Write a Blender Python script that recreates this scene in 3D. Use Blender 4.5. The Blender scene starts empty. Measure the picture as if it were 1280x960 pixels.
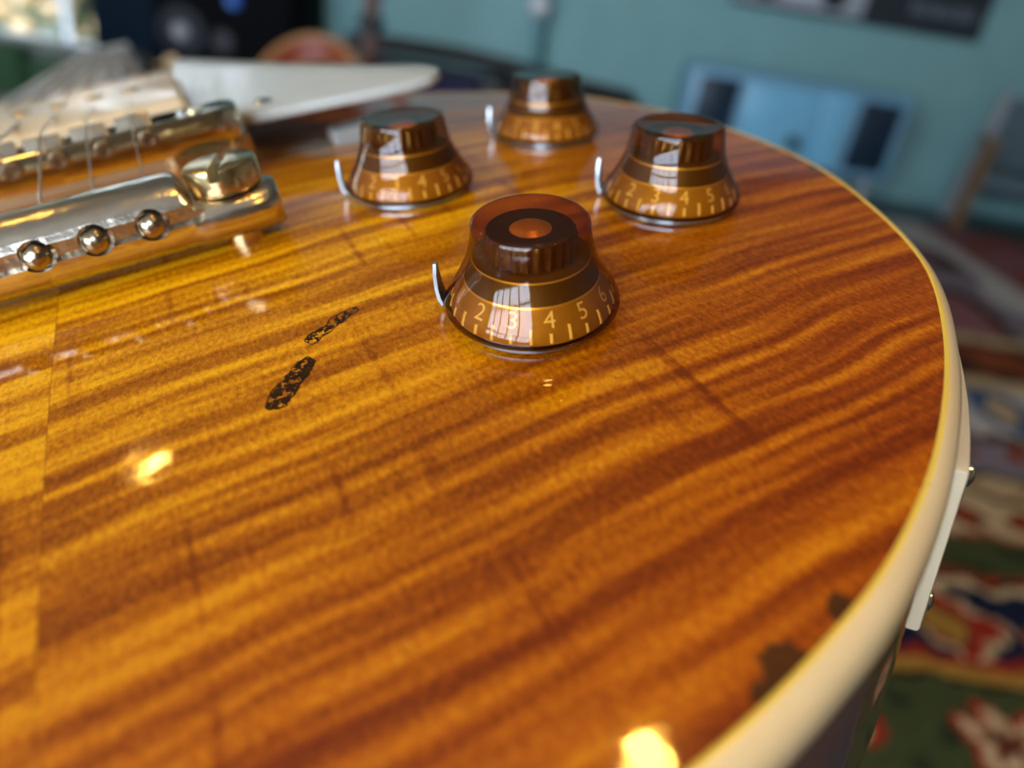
import bpy, bmesh, math, random
import numpy as np
from mathutils import Vector, Matrix
from mathutils.geometry import delaunay_2d_cdt
random.seed(7); np.random.seed(7)
PI = math.pi
sc = bpy.context.scene
COL = sc.collection

# ------------------------------------------------------------------ camera
CAM_Z = 0.65
F_PX = 887.0
cam_d = bpy.data.cameras.new('camera'); cam = bpy.data.objects.new('camera', cam_d); COL.objects.link(cam)
cam_d.sensor_width = 36.0; cam_d.lens = F_PX / 1280 * 36.0
cam_d.clip_start = 0.002; cam_d.clip_end = 60
cr, cu, cb = (0.98701, 0.07753, 0.14073), (-0.16068, 0.47625, 0.86451), (0.0, -0.87589, 0.48252)
cam.matrix_world = Matrix(((cr[0], cu[0], cb[0], 0), (cr[1], cu[1], cb[1], 0), (cr[2], cu[2], cb[2], CAM_Z), (0, 0, 0, 1)))
cam_d.dof.use_dof = True; cam_d.dof.focus_distance = 0.104; cam_d.dof.aperture_fstop = 8.5
sc.camera = cam

# ------------------------------------------------------------------ world, exposure
sc.view_settings.view_transform = 'Standard'; sc.view_settings.look = 'None'
sc.view_settings.gamma = 1.0; sc.view_settings.use_curve_mapping = False
sc.view_settings.exposure = 0.55
world = bpy.data.worlds.new('daylight'); sc.world = world; world.use_nodes = True
wn = world.node_tree
bg = wn.nodes['Background']; bg.inputs[0].default_value = (0.70, 0.80, 1.0, 1); bg.inputs[1].default_value = 11.5

# room box (m): floor z = 0
X0, X1, Y0, Y1, ZC = -3.1, 2.75, -1.75, 3.72, 2.30
WR = (-2.75, 0.05, 0.30, 1.95)      # rear window: x0, x1, z0, z1
WB = (-2.95, -2.02, 0.06, 2.00)      # garden door in the back wall
def portal(name, loc, rot, sx, sy):
    l = bpy.data.lights.new(name, 'AREA'); l.shape = 'RECTANGLE'; l.size = sx; l.size_y = sy
    l.cycles.is_portal = True
    o = bpy.data.objects.new(name, l); COL.objects.link(o); o.location = loc; o.rotation_euler = rot
portal('window_portal', ((WR[0]+WR[1])/2, Y0-0.02, (WR[2]+WR[3])/2), (PI/2, 0, 0), WR[1]-WR[0], WR[3]-WR[2])
portal('garden_portal', ((WB[0]+WB[1])/2, Y1+0.02, (WB[2]+WB[3])/2), (-PI/2, 0, 0), WB[1]-WB[0], WB[3]-WB[2])

# ------------------------------------------------------------------ helpers
def mesh_obj(name, verts, faces, mat=None, parent=None, smooth=False, loc=None):
    me = bpy.data.meshes.new(name); me.from_pydata([tuple(v) for v in verts], [], faces); me.update()
    if smooth: me.polygons.foreach_set('use_smooth', [True]*len(me.polygons))
    if mat: me.materials.append(mat)
    o = bpy.data.objects.new(name, me); COL.objects.link(o)
    if parent: o.parent = parent
    if loc is not None: o.location = loc
    return o
def link_copy(src, name, parent, mat4=None):
    o = bpy.data.objects.new(name, src.data); COL.objects.link(o); o.parent = parent
    if mat4 is not None: o.matrix_local = mat4
    return o
def tag(o, label, cat, group=None):
    o['label'] = label; o['category'] = cat
    if group: o['group'] = group
    return o
def empty(name, loc=(0, 0, 0), rz=0):
    o = bpy.data.objects.new(name, None); COL.objects.link(o); o.empty_display_size = .05
    o.location = loc; o.rotation_euler = (0, 0, rz); return o
class MB:
    """collects simple shapes into one mesh"""
    def __init__(s): s.v = []; s.f = []
    def add(s, vs, fs):
        b = len(s.v); s.v += [tuple(v) for v in vs]; s.f += [tuple(i+b for i in f) for f in fs]
    def box(s, x0, x1, y0, y1, z0, z1):
        s.add([(x, y, z) for z in (z0, z1) for y in (y0, y1) for x in (x0, x1)],
              [(0, 2, 3, 1), (4, 5, 7, 6), (0, 1, 5, 4), (2, 6, 7, 3), (0, 4, 6, 2), (1, 3, 7, 5)])
    def lathe(s, prof, n=32, M=None, cap0=True, cap1=True):
        vs = []; fs = []
        for r, z in prof:
            for k in range(n):
                a = 2*PI*k/n; vs.append((r*math.cos(a), r*math.sin(a), z))
        m = len(prof)
        for i in range(m-1):
            for k in range(n):
                fs.append((i*n+k, i*n+(k+1) % n, (i+1)*n+(k+1) % n, (i+1)*n+k))
        if cap0: fs.append(tuple(reversed(range(n))))
        if cap1: fs.append(tuple((m-1)*n+k for k in range(n)))
        if M is not None: vs = [M @ Vector(v) for v in vs]
        s.add(vs, fs)
    def tube(s, pts, r, n=10):
        pts = [Vector(p) for p in pts]; rs = r if isinstance(r, (list, tuple)) else [r]*len(pts)
        vs = []; fs = []
        for i, p in enumerate(pts):
            t = (pts[min(i+1, len(pts)-1)] - pts[max(i-1, 0)]).normalized()
            a = t.orthogonal().normalized() if i == 0 else (a - t*a.dot(t)).normalized()
            b = t.cross(a)
            for k in range(n):
                q = 2*PI*k/n; vs.append(p + (a*math.cos(q) + b*math.sin(q))*rs[i])
        for i in range(len(pts)-1):
            for k in range(n):
                fs.append((i*n+k, i*n+(k+1) % n, (i+1)*n+(k+1) % n, (i+1)*n+k))
        fs.append(tuple(reversed(range(n)))); fs.append(tuple((len(pts)-1)*n+k for k in range(n)))
        s.add(vs, fs)
    def prism(s, poly, z0, z1):
        n = len(poly)
        s.add([(x, y, z0) for x, y in poly] + [(x, y, z1) for x, y in poly],
              [tuple(reversed(range(n))), tuple(range(n, 2*n))] + [(i, (i+1) % n, n+(i+1) % n, n+i) for i in range(n)])
    def xf(s, M): s.v = [tuple(M @ Vector(v)) for v in s.v]; return s
    def obj(s, name, mat=None, parent=None, smooth=None, bevel=0, seg=2, loc=None):
        o = mesh_obj(name, s.v, s.f, mat, parent, loc=loc)
        bm = bmesh.new(); bm.from_mesh(o.data); bmesh.ops.recalc_face_normals(bm, faces=bm.faces)
        if bevel:
            es = [e for e in bm.edges if len(e.link_faces) == 2 and e.calc_face_angle(0) > math.radians(25)]
            bmesh.ops.bevel(bm, geom=es, offset=bevel, segments=seg, profile=.5, affect='EDGES', clamp_overlap=True)
        bm.to_mesh(o.data); bm.free()
        if smooth: autosmooth(o, smooth if smooth is not True else 40)
        return o
def autosmooth(o, deg):
    me = o.data; me.polygons.foreach_set('use_smooth', [True]*len(me.polygons))
    bm = bmesh.new(); bm.from_mesh(me)
    for e in bm.edges:
        if len(e.link_faces) == 2 and e.calc_face_angle(0) > math.radians(deg): e.smooth = False
    bm.to_mesh(me); bm.free()
def box(name, x0, x1, y0, y1, z0, z1, mat, parent=None, bevel=0, seg=2):
    b = MB(); b.box(x0, x1, y0, y1, z0, z1); return b.obj(name, mat, parent, bevel=bevel, seg=seg, smooth=35 if bevel else None)
def struct(o): o['kind'] = 'structure'; return o
def cut(o, cutters):
    """subtract meshes (MB) from a mesh object for good"""
    tmp = []
    for c in cutters:
        k = c.obj('cutter'); k.parent = guitar; tmp.append(k)
        m = o.modifiers.new('cut', 'BOOLEAN'); m.operation = 'DIFFERENCE'; m.object = k; m.solver = 'EXACT'
    dg = bpy.context.evaluated_depsgraph_get(); dg.update()
    me = bpy.data.meshes.new_from_object(o.evaluated_get(dg)); o.modifiers.clear(); o.data = me
    for k in tmp: bpy.data.objects.remove(k, do_unlink=True)
    return o

# ------------------------------------------------------------------ materials
def mat(name, col, rough=.5, metal=0., coat=0., spec=.5, emit=None, es=0., bump=0., bscale=200., coatrough=.03, sheen=0.):
    m = bpy.data.materials.new(name); m.use_nodes = True
    p = m.node_tree.nodes['Principled BSDF']
    p.inputs['Base Color'].default_value = (*col, 1); p.inputs['Roughness'].default_value = rough
    p.inputs['Metallic'].default_value = metal; p.inputs['Coat Weight'].default_value = coat
    p.inputs['Coat Roughness'].default_value = coatrough; p.inputs['Specular IOR Level'].default_value = spec
    p.inputs['Sheen Weight'].default_value = sheen
    if emit: p.inputs['Emission Color'].default_value = (*emit, 1); p.inputs['Emission Strength'].default_value = es
    nt = m.node_tree
    # every surface carries a little procedural variation
    tc = nt.nodes.new('ShaderNodeTexCoord'); nz = nt.nodes.new('ShaderNodeTexNoise')
    nz.inputs['Scale'].default_value = bscale; nz.inputs['Detail'].default_value = 3
    nt.links.new(tc.outputs['Object'], nz.inputs['Vector'])
    if not emit:
        mr = nt.nodes.new('ShaderNodeMapRange'); mr.inputs['To Min'].default_value = .88; mr.inputs['To Max'].default_value = 1.1
        nt.links.new(nz.outputs['Fac'], mr.inputs['Value'])
        mx = nt.nodes.new('ShaderNodeVectorMath'); mx.operation = 'MULTIPLY'; mx.inputs[0].default_value = col
        nt.links.new(mr.outputs['Result'], mx.inputs[1]); nt.links.new(mx.outputs['Vector'], p.inputs['Base Color'])
    if bump:
        b = nt.nodes.new('ShaderNodeBump'); b.inputs['Strength'].default_value = bump; b.inputs['Distance'].default_value = .002
        nt.links.new(nz.outputs['Fac'], b.inputs['Height']); nt.links.new(b.outputs['Normal'], p.inputs['Normal'])
    return m
class NG:
    """small node-expression builder"""
    def __init__(s, m): s.nt = m.node_tree
    def _in(s, n, i, v):
        if v is None: return
        if isinstance(v, bpy.types.NodeSocket): s.nt.links.new(v, n.inputs[i])
        else: n.inputs[i].default_value = v
    def m(s, op, a, b=None, c=None, clamp=False):
        n = s.nt.nodes.new('ShaderNodeMath'); n.operation = op; n.use_clamp = clamp
        for i, v in enumerate((a, b, c)): s._in(n, i, v)
        return n.outputs[0]
    def v(s, op, a, b=None, c=None):
        n = s.nt.nodes.new('ShaderNodeVectorMath'); n.operation = op
        for i, v in enumerate((a, b, c)):
            if v is not None: s._in(n, i if not (op == 'SCALE' and i == 1) else 3, v)
        return n.outputs['Value'] if op in ('DOT_PRODUCT', 'LENGTH', 'DISTANCE') else n.outputs['Vector']
    def noise(s, vec, scale=1., detail=2., rough=.5, dist=0.):
        n = s.nt.nodes.new('ShaderNodeTexNoise'); s._in(n, 'Vector', vec)
        n.inputs['Scale'].default_value = scale; n.inputs['Detail'].default_value = detail
        n.inputs['Roughness'].default_value = rough; n.inputs['Distortion'].default_value = dist
        return n.outputs['Fac']
    def voro(s, vec, scale, out='Distance', rnd=1.):
        n = s.nt.nodes.new('ShaderNodeTexVoronoi'); s._in(n, 'Vector', vec); n.inputs['Scale'].default_value = scale
        n.inputs['Randomness'].default_value = rnd; return n.outputs[out]
    def mr(s, v, a, b, c=0., d=1., smooth=False):
        n = s.nt.nodes.new('ShaderNodeMapRange'); s._in(n, 'Value', v)
        n.interpolation_type = 'SMOOTHSTEP' if smooth else 'LINEAR'
        for k, x in zip(('From Min', 'From Max', 'To Min', 'To Max'), (a, b, c, d)): n.inputs[k].default_value = x
        return n.outputs['Result']
    def mix(s, f, a, b):
        n = s.nt.nodes.new('ShaderNodeMix'); n.data_type = 'RGBA'; s._in(n, 0, f)
        for i, c in ((6, a), (7, b)):
            s._in(n, i, c if isinstance(c, bpy.types.NodeSocket) else (*c, 1))
        return n.outputs[2]
    def ramp(s, f, stops):
        n = s.nt.nodes.new('ShaderNodeValToRGB'); s._in(n, 0, f); e = n.color_ramp.elements
        while len(e) < len(stops): e.new(.5)
        for k, (p, c) in enumerate(stops): e[k].position = p; e[k].color = (*c, 1)
        return n.outputs['Color']
    def xyz(s, x=None, y=None, z=None):
        n = s.nt.nodes.new('ShaderNodeCombineXYZ')
        for i, v in enumerate((x, y, z)): s._in(n, i, v)
        return n.outputs[0]
    def sep(s, v):
        n = s.nt.nodes.new('ShaderNodeSeparateXYZ'); s._in(n, 0, v); return n.outputs

# guitar frame: mm, x to the treble side, y to the headstock, z up from the plateau of the top
G = Matrix(((0.831923, -0.488101, -0.263935), (0.470543, 0.872650, -0.130660), (0.294098, -0.015494, 0.955650)))
CAM_G = Vector((3.863, 0.0, 46.973))
ORG = Vector((-33.0, 150.0, -64.0))          # foot of the guitar: the middle of its back
def g2w(p): return Vector((0, 0, CAM_Z)) + G @ ((Vector(p) - CAM_G) * .001)
def L(p): return (Vector(p) - ORG) * .001    # guitar mm -> local metres
def LM(M): return M

M_wall = mat('teal_paint', (.265, .50, .485), .75, bscale=9, bump=.05)
M_ceil = mat('ceiling_paint', (.34, .30, .25), .8, bscale=8)
M_rwall = mat('pale_paint', (.46, .40, .31), .8, bscale=8)
M_trim = mat('trim_paint', (.72, .74, .74), .4)
M_floor = mat('dark_floor', (.030, .045, .055), .35, bscale=20)
M_ground = mat('garden_soil', (.10, .13, .05), .9, bscale=12)

# ------------------------------------------------------------------ structure
T = .10
struct(box('floor', X0-T, X1+T, Y0-T, Y1+T, -T, 0, M_floor))
struct(box('ceiling', X0-T, X1+T, Y0-T, Y1+T, ZC, ZC+T, M_ceil))
struct(box('wall_left', X0-T, X0, Y0-T, Y1+T, 0, ZC, M_rwall))
struct(box('wall_right', X1, X1+T, Y0-T, Y1+T, 0, ZC, M_rwall))
def wall_with_hole(name, ya, yb, w, m):
    b = MB()
    b.box(X0, w[0], ya, yb, 0, ZC); b.box(w[1], X1, ya, yb, 0, ZC)
    if w[2] > 0: b.box(w[0], w[1], ya, yb, 0, w[2])
    b.box(w[0], w[1], ya, yb, w[3], ZC)
    return struct(b.obj(name, m))
wall_with_hole('wall_back', Y1, Y1+T, WB, M_wall)
wall_with_hole('wall_front', Y0-T, Y0, WR, M_rwall)
def glazing(name, w, y, nx, nz, fr=.05, bar=.028):
    b = MB(); d = .03
    b.box(w[0], w[0]+fr, y-d, y+d, w[2], w[3]); b.box(w[1]-fr, w[1], y-d, y+d, w[2], w[3])
    b.box(w[0]+fr, w[1]-fr, y-d, y+d, w[2], w[2]+fr); b.box(w[0]+fr, w[1]-fr, y-d, y+d, w[3]-fr, w[3])
    root = b.obj(name, M_trim); struct(root)
    ix0, ix1, iz0, iz1 = w[0]+fr, w[1]-fr, w[2]+fr, w[3]-fr
    xs = [ix0 + (ix1-ix0)*k/nx for k in range(nx+1)]; zs = [iz0 + (iz1-iz0)*k/nz for k in range(nz+1)]
    for k in range(1, nx): box('mullion', xs[k]-bar/2, xs[k]+bar/2, y-.02, y+.02, iz0, iz1, M_trim, root)
    for j in range(1, nz):
        for k in range(nx):
            box('glazing_bar', xs[k]+(bar/2 if k else 0), xs[k+1]-(bar/2 if k < nx-1 else 0), y-.018, y+.018, zs[j]-bar/2, zs[j]+bar/2, M_trim, root)
    for k in range(nx):
        for j in range(nz):
            box('pane', xs[k], xs[k+1], y-.002, y+.002, zs[j], zs[j+1], M_glass, root)
    return root
M_glass = bpy.data.materials.new('window_glass'); M_glass.use_nodes = True
nt = M_glass.node_tree; nt.nodes.clear()
o_ = nt.nodes.new('ShaderNodeOutputMaterial'); mx_ = nt.nodes.new('ShaderNodeMixShader'); tr_ = nt.nodes.new('ShaderNodeBsdfTransparent')
gl_ = nt.nodes.new('ShaderNodeBsdfGlossy'); gl_.inputs['Roughness'].default_value = .02; tr_.inputs[0].default_value = (.96, .98, .98, 1)
mx_.inputs[0].default_value = .05
nt.links.new(tr_.outputs[0], mx_.inputs[1]); nt.links.new(gl_.outputs[0], mx_.inputs[2]); nt.links.new(mx_.outputs[0], o_.inputs[0])
glazing('window_1', WR, Y0-.05, 5, 3, .06, .06)
glazing('window_2', WB, Y1+.05, 2, 3)
struct(box('baseboard_back', WB[1]+.02, X1, Y1-.015, Y1, 0, .11, M_wall, bevel=.004))
struct(box('ground', X0-3, X1+3, Y1+T, Y1+5, -.14, -.02, M_ground))

# ------------------------------------------------------------------ guitar: outline and carve of the top
TREB = [(-33, 20), (-10, 20.4), (5, 21), (23.7, 22.7), (37.7, 25.5), (52.7, 30.3), (69.8, 39.4), (89.7, 54.9), (105.5, 72.5), (118.5, 98.3),
        (125.5, 120), (129, 148), (128, 176), (121.2, 211), (106.5, 241.5), (90.6, 264), (74, 288), (68, 308), (72, 332), (80, 352), (82, 372), (74, 392),
        (58, 402), (42, 398), (24, 380), (6, 366), (-4, 364)]
BASS = [(-62, 364), (-62, 436), (-80, 438), (-118, 424), (-150, 392), (-160, 355), (-152, 320), (-141, 300), (-144, 284), (-156.6, 264), (-172.5, 241.5),
        (-187.2, 211), (-194, 176), (-195, 148), (-191.5, 120), (-184.5, 98.3), (-171.5, 72.5), (-155.7, 54.9), (-135.8, 39.4), (-118.7, 30.3), (-103.7, 25.5),
        (-89.7, 22.7), (-71, 21), (-56, 20.4)]
def catmull(P, step):
    P = [np.array(p, float) for p in P]; n = len(P); out = []
    for i in range(n):
        p0, p1, p2, p3 = P[i-1], P[i], P[(i+1) % n], P[(i+2) % n]
        l = np.linalg.norm(p2-p1); m = max(2, int(l/step))
        d1 = (p2-p0)*l/(np.linalg.norm(p2-p1)+np.linalg.norm(p1-p0)); d2 = (p3-p1)*l/(np.linalg.norm(p3-p2)+l)
        for k in range(m):
            t = k/m
            out.append((2*t**3-3*t*t+1)*p1+(t**3-2*t*t+t)*d1+(-2*t**3+3*t*t)*p2+(t**3-t*t)*d2)
    return np.array(out)
RIM = catmull(TREB + BASS, 2.5)
tan_ = np.roll(RIM, -1, 0) - np.roll(RIM, 1, 0); tan_ /= np.linalg.norm(tan_, axis=1)[:, None]
NRM = np.stack([tan_[:, 1], -tan_[:, 0]], 1)          # outward (counter-clockwise outline)
SD = [0, 20, 38, 57, 86, 115, 140, 165]; SZ = [-14, -11.1, -8.6, -6.15, -3.3, -1.3, -.25, 0]
_m = np.gradient(np.array(SZ, float), np.array(SD, float)); _m[-1] = 0; _m[0] = .148
def S(d):
    d = np.clip(np.asarray(d, float), 0, SD[-1]-1e-6); i = np.clip(np.searchsorted(SD, d, 'right')-1, 0, len(SD)-2)
    sd = np.array(SD, float); sz = np.array(SZ, float); hh = sd[i+1]-sd[i]; t = (d-sd[i])/hh
    return (2*t**3-3*t*t+1)*sz[i]+(t**3-2*t*t+t)*hh*_m[i]+(-2*t**3+3*t*t)*sz[i+1]+(t**3-t*t)*hh*_m[i+1]
def rim_dist(P):
    P = np.atleast_2d(P); a = RIM; b = np.roll(RIM, -1, 0); ab = b-a; l2 = (ab**2).sum(1); out = np.empty(len(P))
    for c in range(0, len(P), 2000):
        q = P[c:c+2000, None, :]; t = np.clip(((q-a)*ab).sum(2)/l2, 0, 1)
        out[c:c+2000] = np.sqrt(((q-(a+ab*t[..., None]))**2).sum(2)).min(1)
    return out
def top_z(x, y): return float(S(rim_dist([(x, y)]))[0])
def top_n(x, y, e=3.):
    return Vector((-(top_z(x+e, y)-top_z(x-e, y))/(2*e), -(top_z(x, y+e)-top_z(x, y-e))/(2*e), 1)).normalized()
def on_top(px, py, off=0.):
    """photo pixel -> point where that line of sight meets the carved top"""
    d = Vector((px-640, py-480, F_PX))
    w = Vector(cr)*d.x - Vector(cu)*d.y - Vector(cb)*d.z
    r = G.transposed() @ w
    z = -5.
    for _ in range(40):
        t = (z-CAM_G.z)/r.z; q = CAM_G + r*t; z = .5*z+.5*(top_z(q.x, q.y)+off)
    return Vector((q.x, q.y, top_z(q.x, q.y)+off))

guitar = empty('electric_guitar'); guitar.matrix_world = Matrix.Translation(g2w(ORG)) @ G.to_4x4()
tag(guitar, 'amber flame-maple single-cut electric guitar with cream binding and four amber knobs', 'guitar')

# --- maple top
def maple():
    m = bpy.data.materials.new('flame_maple'); m.use_nodes = True; g = NG(m); nt = m.node_tree
    bs = nt.nodes['Principled BSDF']
    tc = nt.nodes.new('ShaderNodeTexCoord')
    P = g.v('MULTIPLY_ADD', tc.outputs['Object'], (1000, 1000, 1000), tuple(ORG))
    s = g.sep(P); x, y = s[0], s[1]
    left = g.m('LESS_THAN', x, -28.5)
    yy = g.m('MULTIPLY_ADD', left, 41., y)
    # the curl of the figure wanders along the grain
    wob = g.noise(g.xyz(g.m('MULTIPLY', x, .017), g.m('MULTIPLY', yy, .012)), 1, 2)
    y1 = g.m('MULTIPLY_ADD', g.m('SUBTRACT', wob, .5), 8., yy)
    y1 = g.m('MULTIPLY_ADD', x, -.06, y1)
    f1 = g.noise(g.xyz(g.m('MULTIPLY', x, .0105), g.m('MULTIPLY', y1, .245), 3.), 1, 1.5, .5)
    f2 = g.noise(g.xyz(g.m('MULTIPLY', x, .035), g.m('MULTIPLY', y1, .48), 8.), 1, 2, .5)
    fl = g.m('ADD', g.m('MULTIPLY', g.mr(f1, .34, .66, 0, 1, True), .66), g.m('MULTIPLY', g.mr(f2, .32, .68), .34))
    # silk: short rays and pores
    po = g.noise(g.xyz(g.m('MULTIPLY', x, 1.35), g.m('MULTIPLY', y, .75), 1.), 1, 3, .75)
    fl = g.m('ADD', fl, g.m('MULTIPLY', g.m('SUBTRACT', po, .5), 1.35))
    cg = g.noise(g.xyz(g.m('MULTIPLY', x, .22), g.m('MULTIPLY', y, .010), 5.), 1, 2, .6)   # growth rings along the grain
    fl = g.m('SUBTRACT', fl, g.m('MULTIPLY', g.m('MULTIPLY', g.mr(cg, .57, .70, 0, 1, True), g.mr(g.noise(g.xyz(g.m('MULTIPLY', x, .03), g.m('MULTIPLY', y, .05), 2.), 1, 1), .43, .60)), .40))
    fl = g.m('MULTIPLY_ADD', left, .10, fl)
    honey = g.ramp(fl, [(0., (.24, .056, .0)), (.35, (.41, .130, .0)), (.62, (.62, .235, .0)), (1., (.85, .41, .003))])
    burst = g.ramp(fl, [(0., (.135, .015, .000)), (.4, (.255, .041, .0)), (.7, (.385, .080, .0)), (1., (.56, .165, .001))])
    at = nt.nodes.new('ShaderNodeAttribute'); at.attribute_name = 'rim_mm'
    bl = g.noise(g.xyz(g.m('MULTIPLY', x, .02), g.m('MULTIPLY', y, .02)), 1, 2)
    dd = g.m('MULTIPLY_ADD', g.m('SUBTRACT', bl, .5), 26., at.outputs['Fac'])
    col = g.mix(g.mr(dd, 2, 108, 1, 0, True), honey, burst)
    # fine checking lines in the lacquer
    ck = g.noise(g.xyz(g.m('MULTIPLY', x, .010), g.m('MULTIPLY', y1, .19), 21.), 1, 4, .6)
    line = g.m('LESS_THAN', g.m('ABSOLUTE', g.m('SUBTRACT', ck, .5)), .0022)
    lm = g.mr(g.noise(g.xyz(g.m('MULTIPLY', x, .03), g.m('MULTIPLY', y, .03), 9.), 1, 1), .5, .56)
    col = g.mix(g.m('MULTIPLY', g.m('MULTIPLY', line, lm), .5), col, (.12, .025, 0))
    seam = g.m('LESS_THAN', g.m('ABSOLUTE', g.m('ADD', x, 28.5)), .12)
    col = g.mix(g.m('MULTIPLY', seam, .35), col, (.16, .04, 0))
    # ink-dark stains and chips with outlines of their own
    P2 = g.xyz(x, y, 0.)
    nzv = g.noise(P2, .9, 4, .7); nzb = g.noise(P2, .45, 2, .5)
    def capsule(a, b):
        a = Vector((a[0], a[1], 0)); b = Vector((b[0], b[1], 0)); ba = b-a
        pa = g.v('SUBTRACT', P2, tuple(a))
        h = g.m('DIVIDE', g.v('DOT_PRODUCT', pa, tuple(ba)), ba.dot(ba), clamp=True)
        return g.v('LENGTH', g.v('SUBTRACT', pa, g.v('SCALE', tuple(ba), h)))
    stain = None; rough_m = None
    i1a, i1b, i2a, i2b = [on_top(*p) for p in ((437, 390), (392, 423), (381, 456), (347, 502))]
    for a, b, r, th in ((i1a, i1b, 1.25, .45), (i2a, i2b, 1.7, .42)):
        d = g.m('MULTIPLY_ADD', g.m('SUBTRACT', nzb, .5), 2.6, capsule(a, b))
        inside = g.mr(d, r-.12, r+.12, 1, 0)
        rimm = g.mr(g.m('ABSOLUTE', g.m('SUBTRACT', d, r-.22)), .05, .24, 1, 0)
        k = g.m('MULTIPLY', inside, g.m('MAXIMUM', g.mr(nzv, th, th+.05), rimm))
        stain = k if stain is None else g.m('MAXIMUM', stain, k)
    col = g.mix(g.m('MULTIPLY', stain, 1.), col, (.022, .008, .002))
    chip = None
    for px, py, r in ((1052, 762, 1.5), (985, 838, 2.6), (1028, 209, 3.0), (962, 866, 1.6)):
        c = on_top(px, py)
        d = g.m('MULTIPLY_ADD', g.m('SUBTRACT', nzb, .5), 3.2, g.v('DISTANCE', P2, (c.x, c.y, 0)))
        k = g.mr(d, r-.35, r+.35, 1, 0, True); chip = k if chip is None else g.m('MAXIMUM', chip, k)
    col = g.mix(g.m('MULTIPLY', chip, .85), col, (.030, .012, .002))
    nt.links.new(col, bs.inputs['Base Color'])
    bs.inputs['Roughness'].default_value = .5; bs.inputs['Specular IOR Level'].default_value = .05
    bs.inputs['Coat Weight'].default_value = 1.; bs.inputs['Coat IOR'].default_value = 1.45
    cr_ = g.m('MULTIPLY_ADD', stain, .30, g.mr(g.noise(P2, .06, 2), .3, .7, .035, .075))
    nt.links.new(cr_, bs.inputs['Coat Roughness'])
    nt.links.new(g.m('MULTIPLY_ADD', stain, -.8, 1.), bs.inputs['Coat Weight'])
    # play wear: small dings, short scratches, a faint ripple over the figure
    cell = g.voro(P2, .15, 'Distance'); rnd = g.sep(g.voro(P2, .15, 'Color'))[0]
    ding = g.m('MULTIPLY', g.mr(cell, .02, .10, 1, 0, True), g.m('GREATER_THAN', rnd, .78))
    sx = g.xyz(g.m('MULTIPLY', g.m('ADD', g.m('MULTIPLY', x, .9), g.m('MULTIPLY', y, .42)), .05), g.m('SUBTRACT', g.m('MULTIPLY', y, .9), g.m('MULTIPLY', x, .42)), 0.)
    scell = g.voro(sx, .35, 'Distance'); srnd = g.sep(g.voro(sx, .35, 'Color'))[1]
    scr = g.m('MULTIPLY', g.mr(scell, .01, .06, 1, 0), g.m('GREATER_THAN', srnd, .88))
    hgt = g.m('ADD', g.m('MULTIPLY', ding, -.55), g.m('MULTIPLY', scr, -.12))
    hgt = g.m('ADD', hgt, g.m('MULTIPLY', g.noise(P2, .10, 2), .55))
    hgt = g.m('ADD', hgt, g.m('MULTIPLY', g.m('MAXIMUM', stain, chip), -.15))
    bp = nt.nodes.new('ShaderNodeBump'); bp.inputs['Strength'].default_value = .35; bp.inputs['Distance'].default_value = .0004
    nt.links.new(hgt, bp.inputs['Height']); nt.links.new(bp.outputs['Normal'], bs.inputs['Coat Normal'])
    return m
BW = 1.35   # width of the binding's top edge
inner = RIM - NRM*BW
gx, gy = np.meshgrid(np.arange(-196, 132, 3.), np.arange(20, 440, 3.)); gp = np.stack([gx.ravel()+(np.floor(gy.ravel()/3) % 2)*1.5, gy.ravel()], 1)
def in_poly(P, poly):
    x, y = P[:, 0], P[:, 1]; ins = np.zeros(len(P), bool); j = len(poly)-1
    for i in range(len(poly)):
        xi, yi, xj, yj = *poly[i], *poly[j]
        if yi != yj: ins ^= ((yi > y) != (yj > y)) & (x < (xj-xi)*(y-yi)/(yj-yi)+xi)
        j = i
    return ins
gp = gp[in_poly(gp, inner)]; gd = rim_dist(gp); gp = gp[gd > BW+1.4]
pts = [Vector(p) for p in inner] + [Vector(p) for p in gp]
res = delaunay_2d_cdt(pts, [(i, (i+1) % len(inner)) for i in range(len(inner))], [], 1, 1e-5)
v2 = np.array([tuple(p) for p in res[0]]); dd = rim_dist(v2); zz = S(dd)
faces = [f if len(f) == 3 else f for f in res[2]]
top = mesh_obj('maple_top', [L((x, y, z)) for (x, y), z in zip(v2, zz)], faces, maple(), guitar, smooth=True)
bm = bmesh.new(); bm.from_mesh(top.data); bmesh.ops.recalc_face_normals(bm, faces=bm.faces)
if sum(f.normal.z for f in bm.faces) < 0: bmesh.ops.reverse_faces(bm, faces=bm.faces)
bm.to_mesh(top.data); bm.free()
at = top.data.attributes.new('rim_mm', 'FLOAT', 'POINT'); at.data.foreach_set('value', dd.astype(np.float32))

# --- binding and mahogany body
def sweep(prof):
    n = len(RIM); m = len(prof); vs = []; fs = []
    for i in range(n):
        for off, z in prof: vs.append(L((RIM[i, 0]+NRM[i, 0]*off, RIM[i, 1]+NRM[i, 1]*off, z)))
    for i in range(n):
        j = (i+1) % n
        for k in range(m-1): fs.append((i*m+k, j*m+k, j*m+k+1, i*m+k+1))
    return vs, fs
def ivory(name, col, scale=.06):
    m = mat(name, col, .35, coat=.7); return m
M_bind = bpy.data.materials.new('aged_binding'); M_bind.use_nodes = True
g = NG(M_bind); bs = M_bind.node_tree.nodes['Principled BSDF']; tc = M_bind.node_tree.nodes.new('ShaderNodeTexCoord')
PB = g.v('MULTIPLY_ADD', tc.outputs['Object'], (1000, 1000, 1000), tuple(ORG))
nb = g.noise(PB, .05, 3)
zb = g.sep(PB)[2]
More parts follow.
